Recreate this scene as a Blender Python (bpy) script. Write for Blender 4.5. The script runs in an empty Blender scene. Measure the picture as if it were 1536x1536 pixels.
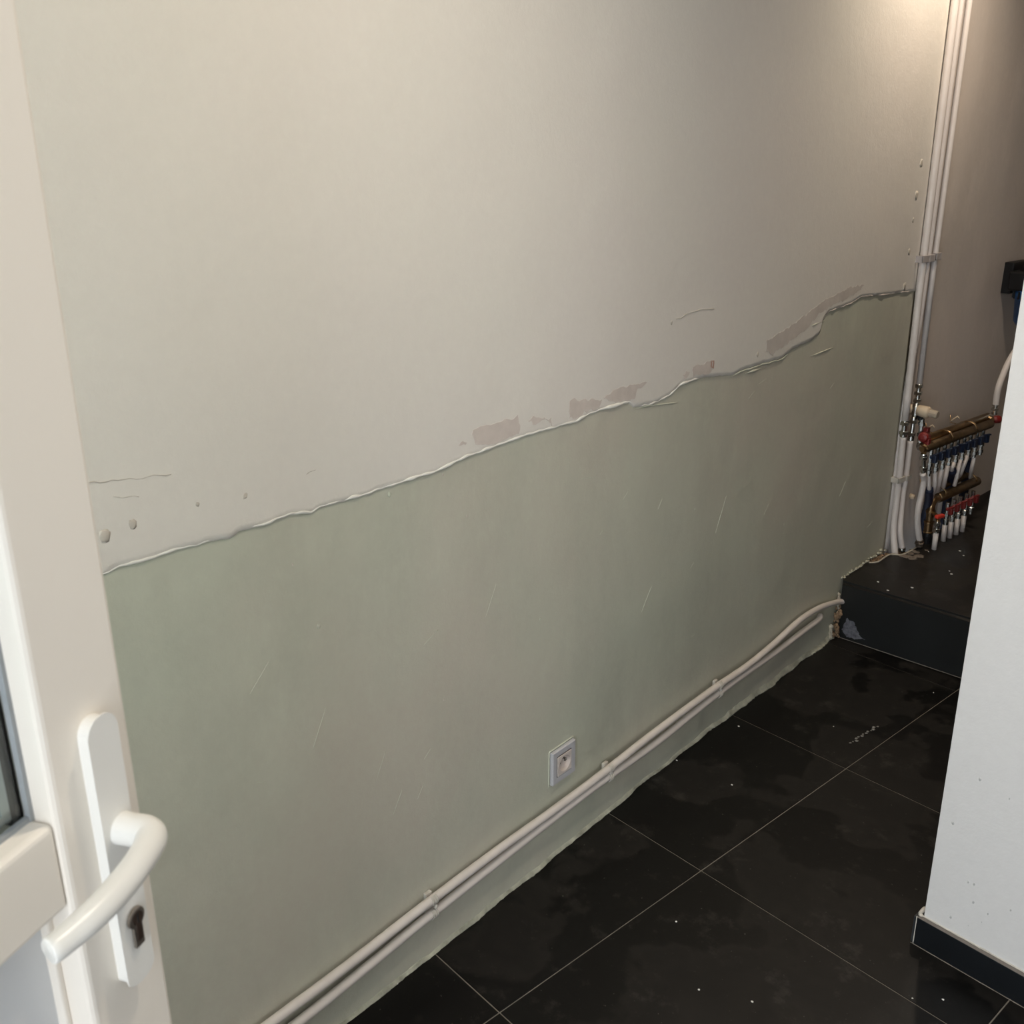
import bpy, bmesh, math, random
from mathutils import Vector, Matrix, noise
random.seed(7)
S = bpy.context.scene
COL = S.collection

# ------------------------------------------------------------------ camera
cam_d = bpy.data.cameras.new('camera')
cam = bpy.data.objects.new('camera', cam_d)
COL.objects.link(cam)
CR = Vector((0.66145296, 0.74994401, -0.00799765))
CU = Vector((-0.24292556, 0.22432557, 0.94375061))
CF = Vector((-0.70955419, 0.6223038, -0.33056138))
EYE = Vector((1.39202885, 0.0, 1.51718481))
m = Matrix((CR, CU, -CF)).transposed().to_4x4()
m.translation = EYE
cam.matrix_world = m
cam_d.sensor_width = 36.0
cam_d.lens = 36.0 * 1510.3 / 1536.0
cam_d.clip_start = 0.02
cam_d.dof.use_dof = True
cam_d.dof.focus_distance = 2.5
cam_d.dof.aperture_fstop = 14.0
S.camera = cam

# ------------------------------------------------------------------ light
S.view_settings.view_transform = 'Standard'
S.view_settings.look = 'None'
S.view_settings.gamma = 1.0
S.view_settings.use_curve_mapping = False
S.view_settings.exposure = 0.0
W = bpy.data.worlds.new('sky'); S.world = W; W.use_nodes = True
bg = W.node_tree.nodes['Background']
bg.inputs[0].default_value = (0.80, 0.90, 1.0, 1); bg.inputs[1].default_value = 1.6

def area(name, loc, target, sx, sy, power, color):
    l = bpy.data.lights.new(name, 'AREA'); l.shape = 'RECTANGLE'; l.size = sx; l.size_y = sy
    l.energy = power; l.color = color
    o = bpy.data.objects.new(name, l); COL.objects.link(o); o.location = loc
    o.rotation_euler = (Vector(target) - Vector(loc)).to_track_quat('-Z', 'Y').to_euler()
    return o
# daylight through the open doorway behind the photographer
area('doorway_daylight', (1.62, -1.3, 1.35), (1.2, 2.0, 1.0), 1.5, 2.2, 58, (0.90, 0.95, 1.0))
# ceiling luminaires
def spot(name, loc, target, power, color, deg, blend, r):
    l = bpy.data.lights.new(name, 'SPOT'); l.energy = power; l.color = color
    l.spot_size = math.radians(deg); l.spot_blend = blend; l.shadow_soft_size = r
    o = bpy.data.objects.new(name, l); COL.objects.link(o); o.location = loc
    o.rotation_euler = (Vector(target) - Vector(loc)).to_track_quat('-Z', 'Y').to_euler()
    return o
area('added_left_wall_fill', (0.62, -0.96, 1.15), (0.45, 1.0, 0.9), 0.7, 1.7, 13, (0.92, 0.97, 1.0))  # added fill light, brightens the near left end of the green wall
spot('downlight_lamp', (0.10, 3.0, 2.50), (0.02, 3.02, 0.0), 52, (1.0, 0.845, 0.67), 150, 1.0, 0.04)
spot('entry_lamp', (0.85, 0.9, 2.50), (0.70, 0.85, 0.0), 42, (1.0, 0.88, 0.72), 160, 1.0, 0.06)

# ------------------------------------------------------------------ materials
def nt(name):
    M = bpy.data.materials.new(name); M.use_nodes = True
    return M, M.node_tree, M.node_tree.nodes['Principled BSDF']
def N(t, kind, **kw):
    n = t.nodes.new(kind)
    for k, v in kw.items():
        if k in n.inputs.keys() if isinstance(k, str) else False: n.inputs[k].default_value = v
        else: setattr(n, k, v)
    return n
def pos(t): return t.nodes.new('ShaderNodeNewGeometry').outputs['Position']
def tex(t, scale, detail=4, rough=0.55, vec=None, stretch=None):
    n = t.nodes.new('ShaderNodeTexNoise'); n.inputs['Scale'].default_value = scale
    n.inputs['Detail'].default_value = detail; n.inputs['Roughness'].default_value = rough
    v = vec if vec is not None else pos(t)
    if stretch:
        mp = t.nodes.new('ShaderNodeMapping'); mp.inputs['Scale'].default_value = stretch
        t.links.new(v, mp.inputs[0]); v = mp.outputs[0]
    t.links.new(v, n.inputs['Vector']); return n.outputs['Fac']
def ramp(t, fac, stops):
    r = t.nodes.new('ShaderNodeValToRGB'); e = r.color_ramp.elements
    e[0].position, e[0].color = stops[0][0], (*stops[0][1], 1)
    e[1].position, e[1].color = stops[-1][0], (*stops[-1][1], 1)
    for p_, c in stops[1:-1]:
        q = e.new(p_); q.color = (*c, 1)
    t.links.new(fac, r.inputs[0]); return r.outputs[0]
def mix(t, fac, a, b, mode='MIX'):
    n = t.nodes.new('ShaderNodeMix'); n.data_type = 'RGBA'; n.blend_type = mode
    for s_, v in ((n.inputs[0], fac), (n.inputs[6], a), (n.inputs[7], b)):
        if isinstance(v, (int, float)): s_.default_value = v
        elif isinstance(v, tuple): s_.default_value = (*v, 1)
        else: t.links.new(v, s_)
    return n.outputs[2]
def bump(t, b, h, strength, dist, prev=None):
    n = t.nodes.new('ShaderNodeBump'); n.inputs['Strength'].default_value = strength
    n.inputs['Distance'].default_value = dist
    t.links.new(h, n.inputs['Height'])
    if prev is not None: t.links.new(prev, n.inputs['Normal'])
    t.links.new(n.outputs[0], b.inputs['Normal']); return n.outputs[0]
def plain(name, color, rough=0.5, metal=0.0, var=0.08, scale=40, bmp=0.0, spec=0.5):
    M, t, b = nt(name)
    f = tex(t, scale, 3)
    c = ramp(t, f, [(0.3, tuple(x * (1 - var) for x in color)), (0.7, tuple(min(1, x * (1 + var)) for x in color))])
    t.links.new(c, b.inputs['Base Color'])
    b.inputs['Roughness'].default_value = rough; b.inputs['Metallic'].default_value = metal
    b.inputs['Specular IOR Level'].default_value = spec
    if bmp: bump(t, b, tex(t, scale * 3, 3), bmp, 0.002)
    return M

def wall_mat(name, base, warm, scale=1.1, streak=True, var=0.5):
    M, t, b = nt(name)
    f = tex(t, scale, 3, 0.5)
    c = ramp(t, f, [(0.35, base), (0.65, warm)])
    if streak:
        g = tex(t, 3.2, 6, 0.65, stretch=(1.0, 1.0, 0.40))
        c = mix(t, ramp(t, g, [(0.45, (0, 0, 0)), (0.75, (var, var, var))]), c, tuple(x * 0.70 for x in base))
        g2 = tex(t, 7.0, 6, 0.7, stretch=(1.0, 1.0, 0.45))
        c = mix(t, ramp(t, g2, [(0.55, (0, 0, 0)), (0.72, (0.28, 0.28, 0.28))]), c, tuple(min(1, x * 1.22) for x in base))
    fine = tex(t, 55, 4, 0.6)
    c = mix(t, ramp(t, fine, [(0.35, (0, 0, 0)), (0.8, (0.25,) * 3)]), c, tuple(min(1, x * 1.12) for x in base))
    t.links.new(c, b.inputs['Base Color'])
    b.inputs['Roughness'].default_value = 0.62; b.inputs['Specular IOR Level'].default_value = 0.3
    n1 = bump(t, b, tex(t, 14, 5, 0.6), 0.25, 0.006)
    bump(t, b, tex(t, 160, 3, 0.6), 0.35, 0.001, n1)
    return M
GREEN = (0.535, 0.545, 0.44)
M_green = wall_mat('sage_plaster', GREEN, (0.545, 0.505, 0.42), 1.5, True, 0.5)
M_white = wall_mat('cream_paint', (0.735, 0.70, 0.63), (0.725, 0.675, 0.62), 1.1, False)
M_lip = wall_mat('plaster_lip', (0.78, 0.76, 0.70), (0.70, 0.68, 0.62), 6, False)
M_greenlip = wall_mat('sage_lip', (0.56, 0.58, 0.47), (0.58, 0.57, 0.48), 6, False)
M_pink = plain('bare_plaster', (0.62, 0.545, 0.49), 0.8, 0, 0.07, 30, 0.3)
M_pinkdark = plain('red_brown_chip', (0.46, 0.29, 0.23), 0.8, 0, 0.1, 60, 0.3)
M_stain = plain('old_brown_paint', (0.60, 0.54, 0.485), 0.7, 0, 0.08, 18, 0.3)
M_crack = plain('crack', (0.56, 0.51, 0.44), 0.9, 0, 0.1, 60)
M_alc = wall_mat('alcove_paint', (0.66, 0.58, 0.52), (0.61, 0.555, 0.51), 1.6, True, 0.3)
M_col = wall_mat('white_partition', (0.745, 0.73, 0.715), (0.73, 0.71, 0.695), 1.2, False)
M_ceil = plain('ceiling_paint', (0.78, 0.77, 0.74), 0.8)
M_grout = plain('grout', (0.21, 0.185, 0.155), 0.9, 0, 0.25, 25)
M_pvc = plain('white_upvc', (0.87, 0.805, 0.715), 0.32, 0, 0.01, 3)
M_handle = plain('white_enamel', (0.82, 0.80, 0.75), 0.30, 0, 0.01, 3)
M_gasket = plain('grey_gasket', (0.33, 0.35, 0.36), 0.6, 0, 0.05, 60)
M_spacer = plain('aluminium_spacer', (0.42, 0.44, 0.45), 0.35, 0.8, 0.05, 60)
M_steel = plain('worn_steel', (0.30, 0.26, 0.22), 0.35, 0.9, 0.15, 80)
M_dark = plain('dark_hole', (0.012, 0.011, 0.010), 0.7)
M_pipe = plain('white_pipe', (0.68, 0.62, 0.585), 0.42, 0, 0.04, 12)
M_hpipe = plain('painted_pipe', (0.66, 0.60, 0.555), 0.5, 0, 0.06, 14, 0.1)
M_clip = plain('painted_clip', (0.56, 0.52, 0.46), 0.5, 0, 0.12, 60, 0.2)
M_grey = plain('grey_clip', (0.42, 0.38, 0.37), 0.45, 0, 0.05, 60)
M_print = plain('printed_marking', (0.10, 0.095, 0.09), 0.6)
M_chrome = plain('nickel', (0.55, 0.55, 0.52), 0.22, 1.0, 0.06, 60)
M_brass = plain('brass', (0.36, 0.24, 0.13), 0.30, 1.0, 0.15, 40)
M_brassd = plain('dull_brass', (0.24, 0.17, 0.10), 0.42, 1.0, 0.2, 40)
M_red = plain('red_plastic', (0.20, 0.017, 0.015), 0.4, 0, 0.05, 30)
M_blue = plain('blue_plastic', (0.008, 0.016, 0.042), 0.4, 0, 0.08, 30)
M_sleeve = plain('blue_sleeve', (0.010, 0.015, 0.040), 0.6, 0, 0.1, 60)
M_cream = plain('cream_plastic', (0.62, 0.50, 0.36), 0.5, 0, 0.04, 30)
M_black = plain('black_plastic', (0.008, 0.008, 0.009), 0.5, 0, 0.1, 30, 0, 0.25)
M_fblue = plain('filter_blue', (0.012, 0.060, 0.17), 0.35, 0, 0.06, 20)
M_sock = plain('socket_plastic', (0.50, 0.49, 0.51), 0.4, 0, 0.02, 30)
M_sockin = plain('socket_insert', (0.66, 0.58, 0.53), 0.45, 0, 0.03, 30)
M_seam = plain('dark_seam', (0.07, 0.055, 0.06), 0.8)
M_rubble = plain('crumbled_brick', (0.26, 0.17, 0.10), 0.95, 0, 0.5, 60, 0.9)
M_plast = plain('loose_plaster', (0.46, 0.41, 0.33), 0.95, 0, 0.3, 50, 0.8)
M_crumb = plain('plaster_crumb', (0.70, 0.68, 0.63), 0.9)
M_bead = plain('edge_plaster', (0.44, 0.43, 0.34), 0.9, 0, 0.3, 30, 0.7)
M_scuff = plain('cement_scuff', (0.13, 0.13, 0.15), 0.9, 0, 0.4, 90, 0.7)
M_caulk = plain('white_caulk', (0.60, 0.56, 0.49), 0.8, 0, 0.12, 50, 0.5)

def tile_mat(name, dark, dust, amount, lo, hi):
    M, t, b = nt(name)
    big = tex(t, 2.6, 6, 0.55)
    edge = ramp(t, big, [(lo, (0, 0, 0)), (lo + 0.025, (0.75,) * 3), (hi, (0.45,) * 3), (0.75, (1, 1, 1))])
    c = mix(t, edge, dark, dust)
    sm = tex(t, 9, 8, 0.75)
    c = mix(t, ramp(t, sm, [(0.56, (0, 0, 0)), (0.78, (amount,) * 3)]), c, (0.055, 0.049, 0.043))
    sp = tex(t, 120, 2, 0.5)
    c = mix(t, ramp(t, sp, [(0.72, (0, 0, 0)), (0.78, (0.5,) * 3)]), c, (0.16, 0.15, 0.13))
    t.links.new(c, b.inputs['Base Color'])
    rr = ramp(t, big, [(lo, (0.42,) * 3), (lo + 0.03, (0.55,) * 3), (0.8, (0.50,) * 3)])
    t.links.new(rr, b.inputs['Roughness'])
    b.inputs['Specular IOR Level'].default_value = 0.24
    bump(t, b, tex(t, 90, 5, 0.6), 0.15, 0.001)
    return M
M_tile = tile_mat('black_tile', (0.0018, 0.0016, 0.0014), (0.0125, 0.0108, 0.0092), 0.8, 0.49, 0.56)
M_step = tile_mat('black_step_paint', (0.013, 0.0115, 0.0100), (0.026, 0.023, 0.0200), 0.95, 0.47, 0.6)
M_riser = plain('riser_paint', (0.0065, 0.0075, 0.0075), 0.5, 0, 0.3, 8, 0.15)
M_skirt = plain('black_skirting', (0.006, 0.0075, 0.0095), 0.4, 0, 0.15, 20)

def glass_mat():
    M, t, b = nt('clear_glass')
    b.inputs['Base Color'].default_value = (0.9, 0.97, 0.94, 1)
    b.inputs['Roughness'].default_value = 0.02
    b.inputs['Transmission Weight'].default_value = 1.0; b.inputs['IOR'].default_value = 1.45
    t.links.new(ramp(t, tex(t, 5, 2), [(0, (0.90, 0.97, 0.94)), (1, (0.93, 0.98, 0.96))]), b.inputs['Base Color'])
    return M
M_glass = glass_mat()
def glow(name, color, e):
    M, t, b = nt(name); b.inputs['Emission Color'].default_value = (*color, 1)
    b.inputs['Emission Strength'].default_value = e; b.inputs['Base Color'].default_value = (*color, 1); return M
M_glow = glow('lamp_diffuser', (1.0, 0.86, 0.66), 4.0)

# ------------------------------------------------------------------ object helpers
def obj(name, bm, mat, parent=None, smooth=False):
    bmesh.ops.recalc_face_normals(bm, faces=bm.faces)
    me = bpy.data.meshes.new(name)
    if parent is not None:
        off = parent_world(parent)
        bmesh.ops.translate(bm, verts=bm.verts, vec=-off)
    bm.to_mesh(me); bm.free()
    if smooth:
        for p_ in me.polygons: p_.use_smooth = True
    for m_ in (mat if isinstance(mat, (list, tuple)) else [mat]): me.materials.append(m_)
    o = bpy.data.objects.new(name, me); COL.objects.link(o)
    if parent is not None: o.parent = parent
    return o
def parent_world(o):
    v = Vector(o.location)
    while o.parent: o = o.parent; v += Vector(o.location)
    return v
def tag(o, label=None, cat=None, group=None, kind=None):
    if label: o['label'] = label
    if cat: o['category'] = cat
    if group: o['group'] = group
    if kind: o['kind'] = kind
    return o
def thing(name, loc, label, cat, group=None):
    o = bpy.data.objects.new(name, None); COL.objects.link(o); o.location = loc
    o.empty_display_size = 0.05
    return tag(o, label, cat, group)
def struct(name, bm, mat, label=None, parent=None, smooth=False):
    o = obj(name, bm, mat, parent, smooth)
    if parent is None: o['kind'] = 'structure'
    if label: o['label'] = label
    return o
def V(*a): return Vector(a)
def prism(bm, poly, direc):
    """poly: list of 3-D points, extruded along vector direc"""
    a = [bm.verts.new(p_) for p_ in poly]; b = [bm.verts.new(Vector(p_) + direc) for p_ in poly]
    bm.faces.new(a); bm.faces.new(b[::-1]); n = len(a)
    fs = []
    for i in range(n): fs.append(bm.faces.new((a[i], a[(i + 1) % n], b[(i + 1) % n], b[i])))
    return a, b
def box(bm, c, ax, ay, az, hx, hy, hz, bev=0.0, seg=2):
    c = Vector(c); tmp = bmesh.new()
    vs = []
    for sx in (-1, 1):
        for sy in (-1, 1):
            for sz in (-1, 1):
                vs.append(tmp.verts.new(c + ax * hx * sx + ay * hy * sy + az * hz * sz))
    for f in ((0, 1, 3, 2), (4, 6, 7, 5), (0, 4, 5, 1), (2, 3, 7, 6), (0, 2, 6, 4), (1, 5, 7, 3)):
        tmp.faces.new([vs[i] for i in f])
    bmesh.ops.recalc_face_normals(tmp, faces=tmp.faces)
    if bev: bmesh.ops.bevel(tmp, geom=tmp.edges[:], offset=bev, segments=seg, affect='EDGES', profile=0.5)
    merge(bm, tmp)
def merge(bm, tmp):
    me = bpy.data.meshes.new('tmp'); tmp.to_mesh(me); tmp.free(); bm.from_mesh(me); bpy.data.meshes.remove(me)
XA, YA, ZA = V(1, 0, 0), V(0, 1, 0), V(0, 0, 1)
def wbox(bm, a, b, bev=0.0, seg=2):
    a = Vector(a); b = Vector(b); c = (a + b) / 2; h = (b - a) / 2
    box(bm, c, XA, YA, ZA, abs(h.x), abs(h.y), abs(h.z), bev, seg)
def smooth_path(pts, k=6):
    pts = [Vector(p_) for p_ in pts]
    if len(pts) < 3: return pts
    out = []
    for i in range(len(pts) - 1):
        p0 = pts[max(i - 1, 0)]; p1 = pts[i]; p2 = pts[i + 1]; p3 = pts[min(i + 2, len(pts) - 1)]
        for j in range(k):
            t = j / k
            out.append(0.5 * ((2 * p1) + (p2 - p0) * t + (2 * p0 - 5 * p1 + 4 * p2 - p3) * t * t + (3 * p1 - p0 - 3 * p2 + p3) * t ** 3))
    out.append(pts[-1]); return out
def tube(bm, pts, r, seg=14, cap=True):
    pts = [Vector(p_) for p_ in pts]; rings = []
    prev = None
    for i, p_ in enumerate(pts):
        d = (pts[min(i + 1, len(pts) - 1)] - pts[max(i - 1, 0)]).normalized()
        if prev is None:
            a = d.orthogonal().normalized()
        else:
            a = (prev - d * prev.dot(d)).normalized()
        prev = a; b = d.cross(a); rr = r[i] if isinstance(r, (list, tuple)) else r
        if isinstance(rr, tuple): ra, rb = rr
        else: ra = rb = rr
        rings.append([bm.verts.new(p_ + a * math.cos(2 * math.pi * k / seg) * ra + b * math.sin(2 * math.pi * k / seg) * rb) for k in range(seg)])
    for A, B in zip(rings, rings[1:]):
        for k in range(seg): bm.faces.new((A[k], A[(k + 1) % seg], B[(k + 1) % seg], B[k]))
    if cap: bm.faces.new(rings[0][::-1]); bm.faces.new(rings[-1])
def lathe(bm, p0, d, prof, seg=18, twist=0.0):
    """prof: [(distance along d, radius)]"""
    p0 = Vector(p0); d = Vector(d).normalized(); a = d.orthogonal().normalized(); b = d.cross(a); rings = []
    for (t, r) in prof:
        rings.append([bm.verts.new(p0 + d * t + (a * math.cos(2 * math.pi * k / seg + twist) + b * math.sin(2 * math.pi * k / seg + twist)) * max(r, 1e-5)) for k in range(seg)])
    for A, B in zip(rings, rings[1:]):
        for k in range(seg): bm.faces.new((A[k], A[(k + 1) % seg], B[(k + 1) % seg], B[k]))
    bm.faces.new(rings[0][::-1]); bm.faces.new(rings[-1])
def lump(bm, c, r, sq=(1, 1, 1), n=0.35, sub=2):
    tmp = bmesh.new(); bmesh.ops.create_icosphere(tmp, subdivisions=sub, radius=1.0)
    o = Vector((random.random() * 9, random.random() * 9, random.random() * 9))
    for v in tmp.verts:
        k = 1 + n * noise.noise(v.co * 1.6 + o)
        v.co = Vector(c) + Vector((v.co.x * sq[0], v.co.y * sq[1], v.co.z * sq[2])) * r * k
    merge(bm, tmp)

# ------------------------------------------------------------------ main wall frame
WM, WC = -0.1325753, 0.1791951
U = V(WM, 1, 0).normalized(); NN = V(U.y, -U.x, 0); WO = V(WC, 0, 0)
S_END = 3.217
def disp(s, z):
    d = 0.0022 * noise.noise(V(s * 1.9, z * 2.3, 3.1)) + 0.0010 * noise.noise(V(s * 7, z * 6, 9.1))
    if z < 1.02: d += 0.0006 * noise.noise(V(s * 18, z * 18, 1.1))
    low = max(0.0, 1 - z / 0.5)
    d -= 0.012 * low * math.exp(-((s - 1.9) / 0.55) ** 2)
    d += 0.006 * max(0, 1 - z / 0.10) ** 2 * (0.6 + noise.noise(V(s * 9, 0, 0)))
    d += 0.004 * max(0.0, (s - 3.10) / 0.117) if s > 3.10 else 0.0
    return d
def P(s, off, z): return WO + U * s + NN * (off + disp(s, z)) + ZA * z
def PF(s, off, z): return WO + U * s + NN * off + ZA * z
ROOM_TOP = 2.62; S0 = -0.72
bm = bmesh.new()
ns, nz = 200, 130
g = [[bm.verts.new(P(S0 + (S_END - S0) * i / ns, 0, ROOM_TOP * j / nz)) for j in range(nz + 1)] for i in range(ns + 1)]
for i in range(ns):
    for j in range(nz): bm.faces.new((g[i][j], g[i + 1][j], g[i + 1][j + 1], g[i][j + 1]))
# return at the far end and the back of the wall
bk = [bm.verts.new(v.co - NN * 0.14) for v in g[ns]]
for j in range(nz): bm.faces.new((g[ns][j], bk[j], bk[j + 1], g[ns][j + 1]))
b0 = bm.verts.new(PF(S0, -0.14, 0)); b1 = bm.verts.new(PF(S0, -0.14, ROOM_TOP))
bm.faces.new([b0, b1] + [bk[-1], bk[0]])
wall_left = struct('wall_left', bm, M_green, 'long plastered wall, sage green below and cream paint above a ragged line', smooth=True)

# upper cream coat with ragged lower edge
BND = [(-0.72, 0.992), (-0.3, 1.0), (0.1, 1.004), (0.30, 1.008), (0.405, 1.011), (0.423, 1.013), (0.459, 1.012), (0.494, 1.011), (0.546, 1.01), (0.6, 1.005), (0.611, 1.011), (0.653, 1.008), (0.698, 1.011), (0.74, 1.003), (0.76, 1.007), (0.814, 1.005), (0.871, 1.003), (0.905, 1.006), (1.003, 1.004), (1.092, 1.014), (1.164, 1.017), (1.247, 1.02), (1.317, 1.019), (1.412, 1.017), (1.45, 1.023), (1.491, 1.025), (1.597, 1.023), (1.615, 1.009), (1.691, 1.004), (1.747, 1.01), (1.804, 1.029), (1.885, 1.03), (2.043, 1.013), (2.102, 1.018), (2.203, 1.018), (2.299, 1.016), (2.356, 1.031), (2.468, 1.04), (2.52, 1.052), (2.53, 1.088), (2.563, 1.107), (2.713, 1.115), (2.786, 1.127), (2.969, 1.114), (3.172, 1.105), (3.217, 1.103)]
def bnd(s):
    for (a, za), (b, zb) in zip(BND, BND[1:]):
        if a <= s <= b:
            t = (s - a) / (b - a); return za + (zb - za) * t + 0.0022 * noise.noise(V(s * 60, 2, 0)) + 0.0018 * noise.noise(V(s * 19, 5, 0))
    return 1.1
bm = bmesh.new(); ns2, nz2 = 640, 60
TH = 0.0022
g = []
for i in range(ns2 + 1):
    s = S0 + (S_END - S0) * i / ns2; zb = bnd(s); row = [bm.verts.new(P(s, 0.0, zb))]
    for j in range(nz2 + 1):
        z = zb + 0.0015 + (ROOM_TOP - zb - 0.0015) * (j / nz2) ** 1.25
        row.append(bm.verts.new(P(s, TH, z)))
    g.append(row)
for i in range(ns2):
    for j in range(nz2 + 1): bm.faces.new((g[i][j], g[i + 1][j], g[i + 1][j + 1], g[i][j + 1]))
bk = [bm.verts.new(v.co - NN * 0.13) for v in g[ns2]]
for j in range(nz2 + 1): bm.faces.new((g[ns2][j], bk[j], bk[j + 1], g[ns2][j + 1]))
coat = obj('cream_paint_coat', bm, M_white, wall_left, True); coat['label'] = 'cream painted upper coat with ragged lower edge'

def ridge(name, s0, s1, f, r0, mat, lift=0.001, step=0.006, lab=None, parent=None):
    bm = bmesh.new(); pts = []; rs = []; s = s0
    while s <= s1:
        k = min(1, (s - s0) / 0.04, (s1 - s) / 0.04)
        pts.append(P(s, lift, f(s))); rr = r0 * max(0.15, k) * (0.75 + 0.6 * noise.noise(V(s * 45, r0 * 1000, 0)) + 0.4 * noise.noise(V(s * 12, 4, 0)))
        rs.append((max(rr, 0.0004), max(rr, 0.0004) * 1.0)); s += step
    tube(bm, pts, rs, 8)
    o = obj(name, bm, mat, parent or wall_left, True)
    if lab: o['label'] = lab
    return o
ridge('plaster_ridge', 0.62, 1.62, lambda s: bnd(s) + 0.003, 0.0036, M_lip, 0.0012, lab='raised white filler bead on the ragged edge')
ridge('plaster_ridge', 0.36, 0.60, lambda s: bnd(s) + 0.002, 0.0028, M_lip, 0.0008)
ridge('plaster_ridge', 1.62, 1.90, lambda s: bnd(s) + 0.001, 0.0034, M_lip, 0.0008)
ridge('plaster_ridge', 2.03, 2.35, lambda s: bnd(s) - 0.003, 0.0028, M_greenlip, 0.0006)
ridge('plaster_ridge', 2.50, 3.20, lambda s: bnd(s) + 0.001, 0.0026, M_stain, 0.0008)
ridge('plaster_ridge', 1.62, 1.80, lambda s: 1.004 - 0.12 * max(0, s - 1.66), 0.0024, M_greenlip, 0.0004)
ridge('plaster_ridge', 2.10, 2.19, lambda s: 1.006, 0.0040, M_greenlip, 0.0006)
ridge('plaster_ridge', 2.48, 2.62, lambda s: 0.996 + 0.03 * (s - 2.5), 0.0022, M_greenlip, 0.0004)
ridge('plaster_ridge', 2.44, 2.55, lambda s: 1.080 + 0.05 * (s - 2.44), 0.0034, M_greenlip, 0.0008)
for i in range(26):       # trowel marks on the green
    s = random.uniform(0.5, 3.1); z = random.uniform(0.3, 0.97); L = random.uniform(0.015, 0.05); a = random.uniform(-0.6, 2.2)
    if abs(s - 1.38) < 0.08 and z < .35: continue
    ridge('trowel_mark', s, s + L, lambda q, s=s, z=z, a=a: z + a * (q - s), 0.0014, M_greenlip, 0.0002, 0.004)

def inside_coat(z, s): return z > bnd(s)
def patch(name, poly, mat, lift, jag=0.006, th=0.0006, lab=None):
    """thin ragged island on the wall face"""
    bm = bmesh.new(); pts = []
    n = len(poly)
    for i in range(n):
        a = poly[i]; b = poly[(i + 1) % n]; L = math.hypot(b[0] - a[0], b[1] - a[1]); k = max(2, int(L / 0.005))
        for j in range(k):
            t = j / k; s = a[0] + (b[0] - a[0]) * t; z = a[1] + (b[1] - a[1]) * t
            s += jag * noise.noise(V(s * 70, z * 70, 0)); z += jag * noise.noise(V(s * 70, z * 70, 5))
            if z < bnd(s) + 0.004: z = bnd(s) + 0.004
            pts.append((s, z))
    vs = [bm.verts.new((q[0], q[1], 0)) for q in pts]
    es = [bm.edges.new((vs[i], vs[(i + 1) % len(vs)])) for i in range(len(vs))]
    bmesh.ops.triangle_fill(bm, edges=es, use_beauty=True)
    for v in bm.verts:
        s, z = v.co.x, v.co.y; v.co = P(s, lift + th, z)
    ext = bmesh.ops.extrude_face_region(bm, geom=bm.faces[:])
    for v in [e for e in ext['geom'] if isinstance(e, bmesh.types.BMVert)]: v.co -= NN * th * 2.0
    o = obj(name, bm, mat, wall_left)
    if lab: o['label'] = lab
    return o
PT = dict(
 p1=[(1.107, 1.06), (1.136, 1.065), (1.164, 1.061), (1.23, 1.064), (1.234, 1.046), (1.23, 1.03), (1.192, 1.026), (1.151, 1.026), (1.112, 1.035), (1.105, 1.05)],
 p2=[(1.255, 1.053), (1.308, 1.049), (1.329, 1.042), (1.324, 1.026), (1.308, 1.04), (1.273, 1.042)],
 p3=[(1.387, 1.065), (1.42, 1.062), (1.496, 1.047), (1.481, 1.032), (1.451, 1.035), (1.411, 1.026), (1.383, 1.028)],
 p4=[(1.501, 1.051), (1.542, 1.063), (1.663, 1.058), (1.624, 1.047), (1.614, 1.028), (1.543, 1.034)],
 p5=[(1.849, 1.062), (1.922, 1.063), (1.938, 1.060), (1.933, 1.038), (1.886, 1.038), (1.847, 1.040)])
for k, v in PT.items():
    patch('bare_plaster_patch', v, M_pink, TH, 0.012 if k in ('p2', 'p3') else 0.006)
patch('bare_plaster_patch', [(1.07, 1.042), (1.082, 1.047), (1.094, 1.044), (1.088, 1.036)], M_pink, TH, 0.006)
patch('bare_plaster_patch', [(1.805, 1.048), (1.822, 1.056), (1.834, 1.05), (1.82, 1.036)], M_pink, TH, 0.006)
patch('chipped_brick_spot', [(1.926, 1.064), (1.945, 1.062), (1.944, 1.044), (1.929, 1.048)], M_pinkdark, TH, 0.003, lab='reddish brown chip')
patch('old_paint_band', [(2.203, 1.075), (2.383, 1.106), (2.523, 1.142), (2.689, 1.164), (2.788, 1.16), (2.766, 1.147), (2.60, 1.124), (2.509, 1.110), (2.43, 1.077), (2.332, 1.056), (2.239, 1.033), (2.207, 1.052)], M_stain, TH, 0.008, 0.0004, 'brownish band of old paint beside the green edge')
def crack(pts, w):
    ss = [q[0] for q in pts]; bm = bmesh.new(); path = []
    n = 26
    for i in range(n + 1):
        s = ss[0] + (ss[-1] - ss[0]) * i / n
        for a, b in zip(pts, pts[1:]):
            if a[0] <= s <= b[0] + 1e-6: z = a[1] + (b[1] - a[1]) * (s - a[0]) / (b[0] - a[0]); break
        path.append(P(s, TH + 0.0002, z + 0.004 * noise.noise(V(s * 50, 0, 0))))
    tube(bm, path, [(max(0.0003, w * (0.4 + abs(noise.noise(V(i * 0.9, 3, 0)))) ), 0.0003) if False else max(0.0003, w * (0.35 + abs(noise.noise(V(i * .9, 3, 0))))) for i in range(n + 1)], 6)
    obj('hairline_crack', bm, M_crack, wall_left, True)
crack([(1.769, 1.179), (1.818, 1.188), (1.878, 1.19), (1.932, 1.186)], 0.0017)
crack([(0.300, 1.139), (0.406, 1.137), (0.423, 1.131), (0.446, 1.13), (0.489, 1.124), (0.515, 1.121)], 0.0011)
crack([(0.737, 1.068), (0.755, 1.071)], 0.0010)
crack([(0.43, 1.108), (0.465, 1.103)], 0.0009)
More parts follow.
